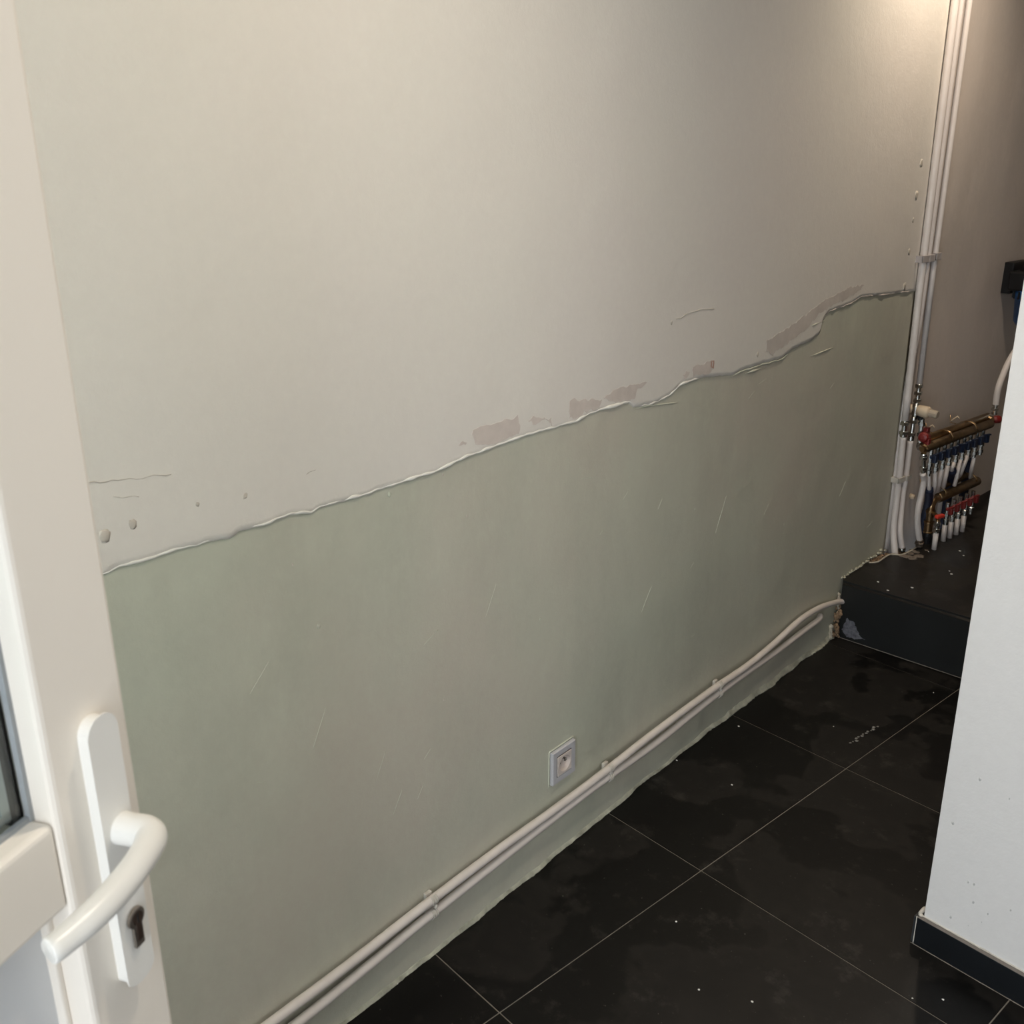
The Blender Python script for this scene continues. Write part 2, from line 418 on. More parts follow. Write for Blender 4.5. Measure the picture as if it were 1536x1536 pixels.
def pit(s, z, r, mat, lift=TH):
    bm = bmesh.new()
    tmp = bmesh.new(); bmesh.ops.create_icosphere(tmp, subdivisions=2, radius=1)
    for v in tmp.verts:
        k = 1 + 0.5 * noise.noise(v.co * 1.4 + V(s * 31, z * 17, 0)); c = v.co * r * k
        v.co = P(s + c.x, lift + c.z * 0.13, z + c.y * 1.2)
    merge(bm, tmp); obj('filler_pit', bm, mat, wall_left, True)
for s, z, r in [(0.626, 1.062, .004), (0.451, 1.067, .006), (0.411, 1.062, .008), (0.549, 1.069, .003), (3.129, 1.496, .010), (3.121, 1.402, .012), (3.118, 1.329, .006), (3.116, 1.232, .009), (3.112, 1.125, .012), (1.75, 1.175, 0.004), (2.16, 1.045, 0.006)]:
    pit(s, z, r, M_crack)
for s, z, r in [(1.032, .996, .0022), (0.905, .992, .004), (1.015, 0.556, .0022), (0.74, 0.81, .0035), (1.17, 0.347, .0028), (1.089, 0.903, .0025), (0.70, .93, .002), (1.9, 0.7, .003), (2.4, .52, .004), (1.3, .62, .003)]:
    pit(s, z, r, M_crack if r < .003 else M_greenlip, 0.0)

# ragged plaster bead along the foot of the wall
def foot(s): return P(s, 0, 0.0)
bm = bmesh.new(); rows = []
s = S0 + 0.02
while s < 2.84:
    big = 1.0 + 0.7 * min(1, max(0, (s - 1.9) / 0.3))
    a = (0.005 + 0.0020 * noise.noise(V(s * 9, 0, 0)) + 0.0020 * noise.noise(V(s * 31, 1, 0)) + 0.003 * noise.noise(V(s * 3, 3, 0)) + 0.0015 * noise.noise(V(s * 110, 3, 0))) * big
    h = (0.005 + 0.003 * noise.noise(V(s * 13, 7, 0)) + 0.0015 * noise.noise(V(s * 47, 2, 0))) * big
    a = max(a, 0.0008); h = max(h, 0.0012)
    rows.append([bm.verts.new(q) for q in (P(s, -0.004, 0.004 + h * 1.6), P(s, 0.0015, h * 1.5), P(s, a * 0.45, h * 0.8), P(s, a * 0.85, h * 0.42), P(s, a, 0.0005), P(s, -0.004, -0.002))])
    s += 0.004
for A, B in zip(rows, rows[1:]):
    for k in range(6): bm.faces.new((A[k], A[(k + 1) % 6], B[(k + 1) % 6], B[k]))
bm.faces.new(rows[0]); bm.faces.new(rows[-1][::-1])
tag(obj('trim_1', bm, M_bead, smooth=True), 'ragged plaster bead where the green wall meets the black floor', kind='structure')
# dark grime skin dragged up beside it
# ------------------------------------------------------------------ floor: slab of grout with tiles
bm = bmesh.new()
X1 = 2.62
fl = [PF(S0 - 0.2, -0.14, 0), PF(2.9, -0.14, 0), V(X1, 2.95, 0), V(X1, -1.0, 0)]
prism(bm, [V(q.x, q.y, -0.0016) for q in fl], V(0, 0, -0.12))
floor = struct('floor', bm, M_grout, 'black tiled floor with thin pale joints')
XL = [-0.366, 0.259, 0.884, 1.509, 2.134, 2.62]
YL = [-1.0, -0.248, 0.352, 0.952, 1.552, 2.153, 2.759, 2.95]
def clip(poly, n, c):     # keep dot(n,p) >= c
    out = []
    for i in range(len(poly)):
        a, b = poly[i], poly[(i + 1) % len(poly)]; da = n[0] * a[0] + n[1] * a[1] - c; db = n[0] * b[0] + n[1] * b[1] - c
        if da >= 0: out.append(a)
        if (da >= 0) != (db >= 0):
            t = da / (da - db); out.append((a[0] + (b[0] - a[0]) * t, a[1] + (b[1] - a[1]) * t))
    return out
wn = (NN.x, NN.y); wc = NN.x * WO.x + NN.y * WO.y - 0.02
G = 0.00125
for i in range(5):
    for j in range(7):
        x0, x1, y0, y1 = XL[i] + G, XL[i + 1] - G, YL[j] + G, YL[j + 1] - G
        poly = clip([(x0, y0), (x1, y0), (x1, y1), (x0, y1)], wn, wc)
        if len(poly) < 3: continue
        bm = bmesh.new(); dz = random.uniform(-0.0003, 0.0003)
        a, b = prism(bm, [V(q[0], q[1], -0.009) for q in poly], V(0, 0, 0.009 + dz))
        top = [e for e in bm.edges if all(v in b for v in e.verts)]
        bmesh.ops.bevel(bm, geom=top, offset=0.0008, segments=1, affect='EDGES')
        obj('tile', bm, M_tile, floor)
# ------------------------------------------------------------------ alcove wall, ceiling, other walls
def alc_x(y): return -0.258 - 0.035 * (y - 3.19)
bm = bmesh.new(); nA, nB = 90, 80
g = [[bm.verts.new(V(alc_x(3.06 + 2.2 * i / nA) + 0.0025 * noise.noise(V(i * .16, j * .14, 2)), 3.06 + 2.2 * i / nA, ROOM_TOP * j / nB)) for j in range(nB + 1)] for i in range(nA + 1)]
for i in range(nA):
    for j in range(nB): bm.faces.new((g[i][j], g[i + 1][j], g[i + 1][j + 1], g[i][j + 1]))
q = [bm.verts.new(V(-0.50, 3.06, 0)), bm.verts.new(V(-0.50, 5.26, 0)), bm.verts.new(V(-0.50, 5.26, ROOM_TOP)), bm.verts.new(V(-0.50, 3.06, ROOM_TOP))]
bm.faces.new(q)
struct('wall_far_left', bm, M_alc, 'beige wall of the dark alcove behind the pipes', smooth=True)
bm = bmesh.new(); wbox(bm, (-0.5, 5.0, 0), (X1 + 0.15, 5.15, ROOM_TOP)); struct('wall_far', bm, M_alc, 'far wall of the alcove')
bm = bmesh.new(); wbox(bm, (X1, -1.0, 0), (X1 + 0.15, 5.15, ROOM_TOP)); struct('wall_right', bm, M_col, 'plain white wall on the right side of the room')
bm = bmesh.new(); wbox(bm, (-0.5, -1.0, ROOM_TOP), (X1 + 0.15, 5.15, ROOM_TOP + 0.1)); struct('ceiling', bm, M_ceil, 'white ceiling')
bm = bmesh.new()
wbox(bm, (0.1, -0.84, 0), (0.30, -0.66, ROOM_TOP)); wbox(bm, (0.95, -0.84, 0), (1.10, -0.66, ROOM_TOP)); wbox(bm, (0.30, -0.84, 0), (0.95, -0.66, 0.28)); wbox(bm, (0.30, -0.84, 2.05), (0.95, -0.66, ROOM_TOP)); wbox(bm, (2.08, -0.84, 0), (X1, -0.66, ROOM_TOP)); wbox(bm, (1.10, -0.84, 2.12), (2.08, -0.66, ROOM_TOP))
struct('wall_near', bm, M_col, 'white wall with the doorway behind the photographer')
wn_ = bm = bmesh.new()
for a_, b_ in (((0.30, -.79, .28), (0.36, -.72, 2.05)), ((0.89, -.79, .28), (0.95, -.72, 2.05)), ((0.36, -.79, .28), (0.89, -.72, .34)), ((0.36, -.79, 1.99), (0.89, -.72, 2.05))): wbox(bm, a_, b_, .004)
win = struct('added_window_1', bm, M_pvc, 'tall white framed window added out of view to brighten the left wall')  # unseen window, put in to go with the fill on the left wall
bm = bmesh.new(); wbox(bm, (0.355, -.758, .335), (0.895, -.752, 1.995)); obj('glass_pane', bm, M_glass, win)
# partition on the right
bm = bmesh.new()
a, b = prism(bm, [V(0.697, 1.706, 0.0), V(X1, 1.706, 0), V(X1, 1.86, 0), V(0.697, 1.86, 0)], V(0, 0, ROOM_TOP))
for v in bm.verts:
    if v.co.z > 1 and v.co.x < 1: v.co.x = 0.697 + (-0.0)
    if v.co.z > 1 and v.co.x < 1: v.co.x += LEAN if False else 0
bmesh.ops.bevel(bm, geom=[e for e in bm.edges if all(abs(v.co.x - 0.697) < 0.001 for v in e.verts) and abs(e.verts[0].co.z - e.verts[1].co.z) > 1], offset=0.003, segments=2, affect='EDGES')
part = struct('wall_middle', bm, M_col, 'white partition wall ending in a clean vertical edge')
bm = bmesh.new()
wbox(bm, (0.688, 1.6955, 0.0008), (1.2875, 1.706, 0.066), 0.0008, 1)
sk = struct('baseboard_right', bm, M_skirt, 'black tile skirting along the foot of the white partition')
bm = bmesh.new(); wbox(bm, (1.2895, 1.6955, 0.0008), (1.9, 1.706, 0.066), 0.0008, 1); obj('tile', bm, M_skirt, sk)
bm = bmesh.new(); wbox(bm, (0.682, 1.6975, 0.0008), (0.6885, 1.86, 0.064), 0.0008, 1); obj('tile', bm, plain('skirting_end', (0.03, 0.033, 0.036), 0.45), sk)
def rough_strip(name, a, b, w, h, mat, parent, step=0.006, seed=0, lab=None):
    bm = bmesh.new(); a = Vector(a); b = Vector(b); n = int((b - a).length / step)
    tube(bm, [a + (b - a) * i / n for i in range(n + 1)], [((w * (1 + 0.45 * noise.noise(V(i * .35, seed, 0)))), (h * (1 + 0.45 * noise.noise(V(i * .3, seed, 4))))) for i in range(n + 1)], 8)
    o = obj(name, bm, mat, parent, True)
    if lab: o['label'] = lab
    return o
rough_strip('caulk_line', (0.690, 1.7055, 0.0680), (1.9, 1.7055, 0.0680), 0.0017, 0.0017, M_caulk, sk, seed=2, lab='pale cracked caulk along the top of the skirting')
bm = bmesh.new(); wbox(bm, (0.690, 1.6958, 0.0655), (1.9, 1.7055, 0.0668)); obj('grey_mortar_top', bm, plain('mortar_top', (0.20, 0.175, 0.155), 0.9), sk)
rough_strip('corner_joint', (0.6886, 1.6957, 0.001), (0.6886, 1.6957, 0.068), 0.0010, 0.0010, M_caulk, sk, seed=5)
rough_strip('floor_joint', (0.684, 1.6945, 0.0006), (1.9, 1.6945, 0.0006), 0.0008, 0.0006, M_grout, sk, seed=8)
bm = bmesh.new(); lump(bm, (0.692, 1.704, 0.069), 0.005, (1.0, .9, .5)); lump(bm, (0.690, 1.716, 0.072), 0.007, (.6, 2.0, .9)); obj('caulk_blob', bm, M_caulk, sk, True)
for k in range(14):
    bm = bmesh.new(); x = random.uniform(.72, .9); z = random.uniform(.09, .5); r = random.uniform(.0012, .003)
    tmp = bmesh.new(); bmesh.ops.create_icosphere(tmp, subdivisions=1, radius=r)
    for v in tmp.verts: v.co = V(x + v.co.x, 1.7058 + v.co.y * .12, z + v.co.z * 1.4)
    merge(bm, tmp); obj('scuff_mark', bm, plain('scuff_grey', (0.56, 0.55, 0.54), .8) if k == 0 else bpy.data.materials['scuff_grey'], part, True)

# ------------------------------------------------------------------ raised step
bm = bmesh.new()
def fr(x): return 2.822 + 0.065 * (x + 0.17)
out = [(-0.180, fr(-0.18)), (-0.196, 2.850), (-0.205, 2.95), (-0.214, 3.02), (-0.19, 3.06), (-0.196, 3.146), (-0.171, 3.173), (-0.165, 3.22), (-0.174, 3.323), (-0.20, 3.5), (-0.25, 3.8), (-0.285, 3.95), (-0.318, 4.9), (-0.322, 5.0), (X1, 5.0), (X1, fr(X1))]
a, b = prism(bm, [V(x, y, 0.0) for x, y in out], V(0, 0, 0.2))
fe = [e for e in bm.edges if all(v in (b[0], b[-1]) for v in e.verts)]
bmesh.ops.bevel(bm, geom=fe, offset=0.010, segments=3, affect='EDGES')
for f in bm.faces:
    f.normal_update()
    f.material_index = 1 if abs(f.normal.z) < 0.5 and f.normal.y * (1 if True else 1) and abs(f.normal.y) > 0.6 and f.calc_center_median().y < 3.0 else 0
step = obj('raised_step', bm, [M_step, M_riser])
tag(step, 'black painted raised step with dusty top in front of the pipe alcove', 'step')
def disc_patch(name, mat, parent, fn, poly, jag=0.006, th=0.0008, nrm=V(0, -1, 0)):
    bm = bmesh.new(); pts = []
    n = len(poly)
    for i in range(n):
        a = poly[i]; b = poly[(i + 1) % n]; L = math.hypot(b[0] - a[0], b[1] - a[1]); k = max(2, int(L / 0.004))
        for j in range(k):
            t = j / k; s = a[0] + (b[0] - a[0]) * t; z = a[1] + (b[1] - a[1]) * t
            pts.append((s + jag * noise.noise(V(s * 90, z * 90, 1)), z + jag * noise.noise(V(s * 90, z * 90, 7))))
    prism(bm, [fn(*q_) for q_ in pts], nrm * -th)
    return obj(name, bm, mat, parent)
disc_patch('cement_scuff', M_scuff, step, lambda x, z: V(x, fr(x) - 0.0008, z), [(-0.165, 0.035), (-0.15, 0.075), (-0.13, 0.07), (-0.105, 0.035), (-0.085, 0.02), (-0.12, 0.012), (-0.15, 0.010)], 0.010)['label'] = 'grey cement scuff on the left end of the riser'
rough_strip('joint_line', (-0.168, fr(-.168) - 0.002, 0.0015), (0.7, fr(.7) - 0.002, 0.0015), 0.0012, 0.0008, M_grout, step, seed=11)
# crumbled edge between wall and step
def chunk(name, blobs, mat, label, cat, parent=None):
    bm = bmesh.new()
    for c, r, sq in blobs: lump(bm, c, r, sq, 0.6, 2)
    o = obj(name, bm, mat, parent, False)
    if parent is None: tag(o, label, cat)
    return o
bl = []
for i in range(26):
    z = 0.006 + 0.105 * (i / 25) ; w = P(2.835 + random.uniform(-.012, .012), 0, z)
    bl.append((w + V(0.004 + random.uniform(0, .016), random.uniform(-.008, .004), random.uniform(-.004, .004)), random.uniform(.003, .0085), (1, 1, 1.2)))
corner = chunk('broken_plaster_edge', bl, M_rubble, 'crumbling brown plaster in the corner between green wall and step riser', 'rubble')
chunk('loose_plaster_chip', [(P(2.805, 0.006, 0.012 + .012 * k) , .007, (1, .7, 1.3)) for k in range(4)] + [(P(2.83, .012, .11 + .012 * k), .005, (1, .7, 1.4)) for k in range(5)], M_plast, '', '', corner)['kind'] = 'stuff'
bl = []
for i in range(34):
    t = i / 33; s = 2.87 + 0.33 * t; w = P(s, 0, 0.2)
    bl.append((w + NN * random.uniform(0.0, .010) + V(0, 0, random.uniform(-.002, .008)), random.uniform(.0025, .0055), (1, 1.6, .8)))
edge = chunk('plaster_edging', bl, M_bead, 'crumbly pale plaster edging where the green wall meets the step top', 'plaster edging')
bl = []
for i in range(44):
    s = random.uniform(3.03, 3.30); w = PF(min(s, 3.3), 0, 0); 
    bl.append((V(-0.225 + random.uniform(-.012, .030), 3.02 + (s - 3.03) * .95, random.uniform(.135, .188)), random.uniform(.006, .014), (1, 1.2, .8)))
chunk('brick_rubble', bl, M_rubble, 'rough brown brick rubble in the hole at the step top beside the pipes', 'rubble')
# lip of the hole
pts = [V(-0.207, 3.03, .201), V(-0.19, 3.06, .202), V(-0.196, 3.146, .203), V(-0.171, 3.173, .202), V(-0.165, 3.22, .202), V(-0.174, 3.323, .202), V(-0.19, 3.40, .202)]
bm = bmesh.new(); tube(bm, smooth_path(pts), 0.0028, 8); o = obj('mortar_lip', bm, M_plast, step, True)
bm = bmesh.new()
for k in range(9): lump(bm, V(random.uniform(-.165, -.12), random.uniform(3.16, 3.30), .2005), random.uniform(.006, .016), (1.2, 1.2, .10), .5)
obj('cement_smear', bm, plain('cement_smear', (0.16, 0.13, 0.105), .95, 0, .3, 60, .6), step, True)['kind'] = 'stuff'
for k, (x, y) in enumerate([(0.205, 2.348), (0.073, 0.848), (0.04, 1.095), (-0.062, 1.852), (0.105, 1.87), (0.475, 1.274), (0.561, 1.326), (-0.055, 2.114), (0.327, 1.384), (0.124, 2.311), (0.22, 2.70), (0.80, 1.60), (0.76, 1.56)]):
    bm = bmesh.new(); lump(bm, (0, 0, .0011), random.uniform(.0016, .0028), (1.2, 1, .6), .5, 1); o = obj('plaster_crumb', bm, M_crumb); o.location = (x, y, 0)
    tag(o, ['white crumb beside the plaster smear on the floor', 'white crumb near the wall foot at the bottom of the picture', 'white crumb near the wall foot below the nearest pipe clip', 'white crumb close to the wall right of the socket', 'white crumb in the middle of the tile right of the socket', 'white crumb on the large front tile, left one of two', 'white crumb on the large front tile, right one of two', 'white crumb near the wall foot two tiles before the step', 'white crumb just right of the main joint crossing', 'white crumb left of the plaster smear', 'white crumb near the joint in front of the step', 'white crumb on the floor in front of the black skirting, right one', 'white crumb on the floor in front of the black skirting, left one'][k], 'crumb', 'plaster crumbs on the floor')
for k, (x, y) in enumerate([(-0.001, 2.938), (-0.12, 3.276), (-0.049, 3.363), (0.013, 3.16), (-0.042, 2.86), (0.03, 3.14), (-.02, 3.33), (-.10, 2.90)]):
    bm = bmesh.new(); lump(bm, (0, 0, .0015), random.uniform(.002, .0045), (1.3, 1, .5), .5, 1); o = obj('plaster_crumb', bm, M_crumb); o.location = (x, y, 0.2)
    tag(o, ['plaster crumb on the step top, frontmost right one', 'plaster crumb on the step just right of the vertical pipes', 'plaster crumb on the step in front of the red valves', 'plaster crumb in the middle of the step top', 'plaster crumb near the front edge of the step', 'plaster crumb on the step beside the middle one', 'plaster crumb on the step, rearmost one towards the partition', 'plaster crumb near the wall on the front of the step'][k], 'crumb', 'plaster crumbs on the step')
bm = bmesh.new()
pts = [V(0.206 + random.uniform(-.006, .006), 2.27 + .011 * k, .0012) for k in range(13)]
for q_ in pts: lump(bm, q_, random.uniform(.002, .006), (1, 1.3, .18), .6, 1)
tag(obj('plaster_smear', bm, plain('dry_smear', (0.22, .21, .19), .9), None, True), 'pale curved plaster smear on the black floor near the step', 'plaster smear')

# ------------------------------------------------------------------ socket
def sock():
    t = thing('wall_socket', PF(1.377, 0.001, 0.24), 'square grey wall socket set low in the green wall above the pipes', 'socket')
    def q(s, o, z): return PF(1.377 + s, o, 0.240 + z)
    # plaster halo
    bm = bmesh.new(); ringv = []
    prof = [(.0405, -.001), (.0405, .0058), (.0392, .0075), (.0285, .0075), (.0262, .0068), (.0262, -.001)]
    for (hw, o) in prof: ringv.append([bm.verts.new(q(a * hw, o, b * hw * 1.02)) for a, b in ((-1, -1), (1, -1), (1, 1), (-1, 1))])
    for A, B in zip(ringv, ringv[1:]):
        for k in range(4): bm.faces.new((A[k], A[(k + 1) % 4], B[(k + 1) % 4], B[k]))
    obj('cover_frame', bm, M_sock, t)
    bm = bmesh.new(); ringv = []
    for (hw, o) in [(.0262, .0045), (.0262, .0062), (.0240, .0062), (.0240, .0045)]: ringv.append([bm.verts.new(q(a * hw, o, b * hw)) for a, b in ((-1, -1), (1, -1), (1, 1), (-1, 1))])
    for A, B in zip(ringv, ringv[1:]):
        for k in range(4): bm.faces.new((A[k], A[(k + 1) % 4], B[(k + 1) % 4], B[k]))
    obj('seam', bm, M_seam, t)
    # insert with round well
    bm = bmesh.new(); n = 32; R0 = .0195
    sqv, cv, cb = [], [], []
    for k in range(n):
        a = 2 * math.pi * k / n + math.pi / 4; c, s_ = math.cos(a), math.sin(a); m_ = .0240 / max(abs(c), abs(s_))
        sqv.append(bm.verts.new(q(c * m_, .0085, s_ * m_))); cv.append(bm.verts.new(q(.001 + c * R0, .0085, s_ * R0))); cb.append(bm.verts.new(q(.001 + c * R0 * .97, -.0005, s_ * R0 * .97)))
    sb = [bm.verts.new(v.co - NN * .004) for v in sqv]
    for k in range(n):
        j = (k + 1) % n
        bm.faces.new((sqv[k], sqv[j], cv[j], cv[k])); bm.faces.new((cv[k], cv[j], cb[j], cb[k])); bm.faces.new((sqv[j], sqv[k], sb[k], sb[j]))
    bm.faces.new(cb)
    ins = obj('socket_insert', bm, M_sockin, t)
    # move the seam plate behind the well floor
    for dx in (-.0095, .0095):
        bm = bmesh.new(); lathe(bm, q(.001 + dx, .0006, 0), NN, [(0, .0028), (.0006, .0028)]); obj('pin_hole', bm, M_dark, ins)
    bm = bmesh.new(); lathe(bm, q(.001, .0006, .0115), NN, [(0, .0025), (.011, .0025), (.012, .0015)]); obj('earth_pin', bm, M_chrome, ins)
    bm = bmesh.new(); lathe(bm, q(.001, .0005, .0115), NN, [(0, .0042), (.0008, .0042)]); obj('pin_collar', bm, M_dark, ins)
    return t
sock()
halo = []
for k in range(40):
    t = k / 40 * 4; e = int(t); f = t - e
    c = [(-.043 + .086 * f, .044), (.043, .044 - .088 * f), (.043 - .086 * f, -.044), (-.043, -.044 + .088 * f)][e]
    halo.append(P(1.377 + c[0], 0.0002, .24 + c[1]))
bm = bmesh.new(); tube(bm, halo + [halo[0]], [.0018 * (1 + .6 * noise.noise(V(k * .8, 0, 0))) for k in range(41)], 6); obj('filler_bead', bm, M_greenlip, wall_left, True)

# ------------------------------------------------------------------ horizontal pipes on the main wall
UP = [(-0.70, .138), (-.1, .139), (0.30, .140), (0.572, 0.140), (0.737, 0.141), (0.911, 0.147), (1.134, 0.150), (1.311, 0.147), (1.51, 0.148), (1.721, 0.155), (2.013, 0.156), (2.199, 0.150), (2.357, 0.157), (2.527, 0.174), (2.66, 0.168), (2.76, 0.150), (2.837, 0.131)]
LO = [(-0.70, .090), (-.1, .092), (0.30, .093), (0.624, 0.098), (0.794, 0.106), (0.929, 0.114), (1.189, 0.122), (1.373, 0.126), (1.519, 0.126), (1.742, 0.120), (2.02, 0.129), (2.244, 0.127), (2.388, 0.123), (2.58, 0.124), (2.672, 0.124)]
def wallpipe(name, pts, r, off, label, tail):
    t = thing(name, PF(1.0, off, pts[6][1]), label, 'pipe')
    bm = bmesh.new(); tube(bm, smooth_path([PF(s, off, z) for s, z in pts] + tail, 8), r, 16); obj('pipe_tube', bm, M_hpipe, t, True); return t
wallpipe('heating_pipe', UP, .0092, .017, 'upper of two white painted pipes running along the foot of the green wall', [V(-0.168, fr(-.168) + .012, .128)])
wallpipe('heating_pipe', LO, .0092, .016, 'lower of two white painted pipes running along the foot of the green wall', [PF(2.70, .011, .128)])
def interp(pts, s):
    for a, b in zip(pts, pts[1:]):
        if a[0] <= s <= b[0]: return a[1] + (b[1] - a[1]) * (s - a[0]) / (b[0] - a[0])
for s, lb in [(0.948, 'painted double pipe clip nearest the door'), (1.538, 'painted double pipe clip just right of the wall socket'), (2.049, 'painted double pipe clip nearest the step'), (0.36, 'painted double pipe clip low behind the door edge')]:
    zu, zl = interp(UP, s), interp(LO, s); zm = (zu + zl) / 2
    t = thing('pipe_clip', PF(s, .004, zm), lb + ' on the wall pipes', 'pipe clip', 'double clips on the wall pipes')
    bm = bmesh.new(); box(bm, PF(s, .004, zm), U, NN, ZA, .008, .004, (zu - zl) / 2 + .011, .001); obj('base_plate', bm, M_clip, t)
    for z, sg in ((zu, 1), (zl, 1)):
        bm = bmesh.new(); pts = []
        for k in range(13):
            a = math.radians(-60 + 240 * k / 12 * sg) if False else math.radians(-75 + 150 * k / 12)
            pts.append(PF(s, .0165 + math.cos(a) * .0105, z + math.sin(a) * .0105))
        for d in (-.006, 0, .006): tube(bm, [q_ + U * d for q_ in pts], .0013, 6)
        for A in (0,):
            for k in range(12):
                p0, p1 = pts[k], pts[k + 1]; vs = [bm.verts.new(p0 - U * .007), bm.verts.new(p0 + U * .007), bm.verts.new(p1 + U * .007), bm.verts.new(p1 - U * .007)]; bm.faces.new(vs)
        obj('clip_ring', bm, M_clip, t, True)
    bm = bmesh.new(); lump(bm, PF(s + .004, .021, zm), .0045, (1, 1, 1.2), .4); obj('clip_screw', bm, M_clip, t, True)

# ------------------------------------------------------------------ vertical pipes in the alcove corner
def hexnut(bm, p0, d, L, r): lathe(bm, p0, d, [(0, r * .9), (L * .12, r), (L * .88, r), (L, r * .9)], 6)
def fitting(name, parent, p0, p1, r, nuts=2, mat=None):
    """compression fitting between two points with hex nuts"""
    p0, p1 = Vector(p0), Vector(p1); d = p1 - p0; L = d.length; d.normalize(); bm = bmesh.new()
    lathe(bm, p0, d, [(0, r * .85), (L * .05, r), (L * .2, r), (L * .22, r * .72), (L * .78, r * .72), (L * .8, r), (L * .95, r), (L, r * .85)], 18)
    for k in range(nuts):
        f = (k + .5) / nuts; hexnut(bm, p0 + d * (L * f - L * .12), d, min(L * .24, .012), r * 1.3)
    return obj(name, bm, mat or M_chrome, parent)
TOPZ = 2.6
t = thing('riser_pipe', V(-.222, 3.19, .2), 'leftmost white vertical pipe in the alcove corner, reaching the step', 'pipe', 'vertical pipes in the alcove corner')
bm = bmesh.new(); tube(bm, [V(-.222, 3.181, TOPZ), V(-.222, 3.178, 1.95), V(-.222, 3.178, 1.09), V(-.222, 3.187, .743), V(-.222, 3.19, .672)], .0118, 16); obj('upper_tube', bm, M_pipe, t, True)
fitting('compression_fitting', t, V(-.222, 3.19, .676), V(-.222, 3.19, .612), .0115, 2)
bm = bmesh.new(); tube(bm, smooth_path([V(-.222, 3.19, .615), V(-.222, 3.197, .50), V(-.222, 3.198, .453), V(-.220, 3.196, .374), V(-.216, 3.192, .277), V(-.195, 3.185, .19)], 8), .0112, 16); obj('lower_tube', bm, M_pipe, t, True)
t = thing('riser_pipe', V(-.222, 3.22, .2), 'middle white vertical pipe with printed dashes in the alcove corner', 'pipe', 'vertical pipes in the alcove corner')
mp = [V(-.222, 3.214, TOPZ), V(-.222, 3.212, 1.955), V(-.222, 3.206, 1.2), V(-.224, 3.206, 1.0), V(-.236, 3.203, .80), V(-.243, 3.200, .5), V(-.24, 3.20, .16)]
bm = bmesh.new(); tube(bm, mp, .0105, 16); mt = obj('pipe_tube', bm, M_pipe, t, True)
bm = bmesh.new(); z = 1.98; vd = (EYE - V(-.222, 3.21, 1.6)); vd.z = 0; vd = vd.normalized(); sd = V(-vd.y, vd.x, 0); dirr = (vd * .86 - sd * .51).normalized()
while z > 1.02:
    L = random.choice([.004, .006, .009, .012]); y = 3.212 - (1.955 - z) * .008
    if random.random() < .8:
        c = V(-.222, y, z); tang = V(-dirr.y, dirr.x, 0); cc = c + dirr * .01065
        bm.faces.new([bm.verts.new(cc + tang * a_ + ZA * b_) for a_, b_ in ((-.0011, 0), (.0011, 0), (.0011, L), (-.0011, L))])
    z -= L + random.choice([.003, .004, .007, .010])
obj('printed_marking', bm, M_print, mt)['kind'] = 'stuff'
t = thing('riser_pipe', V(-.222, 3.245, .2), 'rightmost white vertical pipe in the alcove corner, with the regulator below it', 'pipe', 'vertical pipes in the alcove corner')
bm = bmesh.new(); tube(bm, [V(-.222, 3.266, TOPZ), V(-.222, 3.264, 1.95), V(-.222, 3.252, 1.176), V(-.222, 3.257, .788)], .0100, 16); obj('upper_tube', bm, M_pipe, t, True)
fitting('compression_fitting', t, V(-.222, 3.257, .79), V(-.222, 3.258, .715), .0105, 3)
fitting('compression_fitting', t, V(-.222, 3.250, .675), V(-.222, 3.246, .588), .0105, 2)
bm = bmesh.new(); tube(bm, smooth_path([V(-.222, 3.246, .592), V(-.222, 3.246, .459), V(-.222, 3.24, .413), V(-.216, 3.232, .334), V(-.206, 3.222, .265), V(-.196, 3.232, .205)], 8), .0100, 16); obj('lower_tube', bm, M_pipe, t, True)
fitting('end_collar', t, V(-.196, 3.232, .207), V(-.196, 3.233, .192), .012, 1)
# clamps
def clamp(y0, y1, z, label, h=.011, mat=M_grey):
    t = thing('pipe_clamp', V(-.245, (y0 + y1) / 2, z), label, 'pipe clamp', 'clamps on the vertical pipes')
    bm = bmesh.new(); wbox(bm, (-.256, y0, z - h), (-.236, y1, z + h), .002); obj('clamp_base', bm, mat, t)
    bm = bmesh.new(); wbox(bm, (-.238, y0, z - h), (-.208, y0 + .004, z + h), .001); wbox(bm, (-.238, y1 - .004, z - h), (-.208, y1, z + h), .001)
    wbox(bm, (-.2125, y0, z - h), (-.2085, y1, z + h), .001); obj('clamp_arm', bm, mat, t)
clamp(3.150, 3.196, 1.206, 'grey plastic clamp on the leftmost vertical pipe at mid height')
clamp(3.196, 3.228, 1.206, 'grey plastic clamp on the middle vertical pipe at mid height')
clamp(3.237, 3.272, 1.209, 'grey ribbed clamp on the rightmost vertical pipe at mid height')
clamp(3.172, 3.215, .462, 'whitish lower clamp on the leftmost vertical pipe above the step', .009, M_clip)
clamp(3.228, 3.262, .460, 'whitish lower clamp on the rightmost vertical pipe above the step', .008, M_clip)

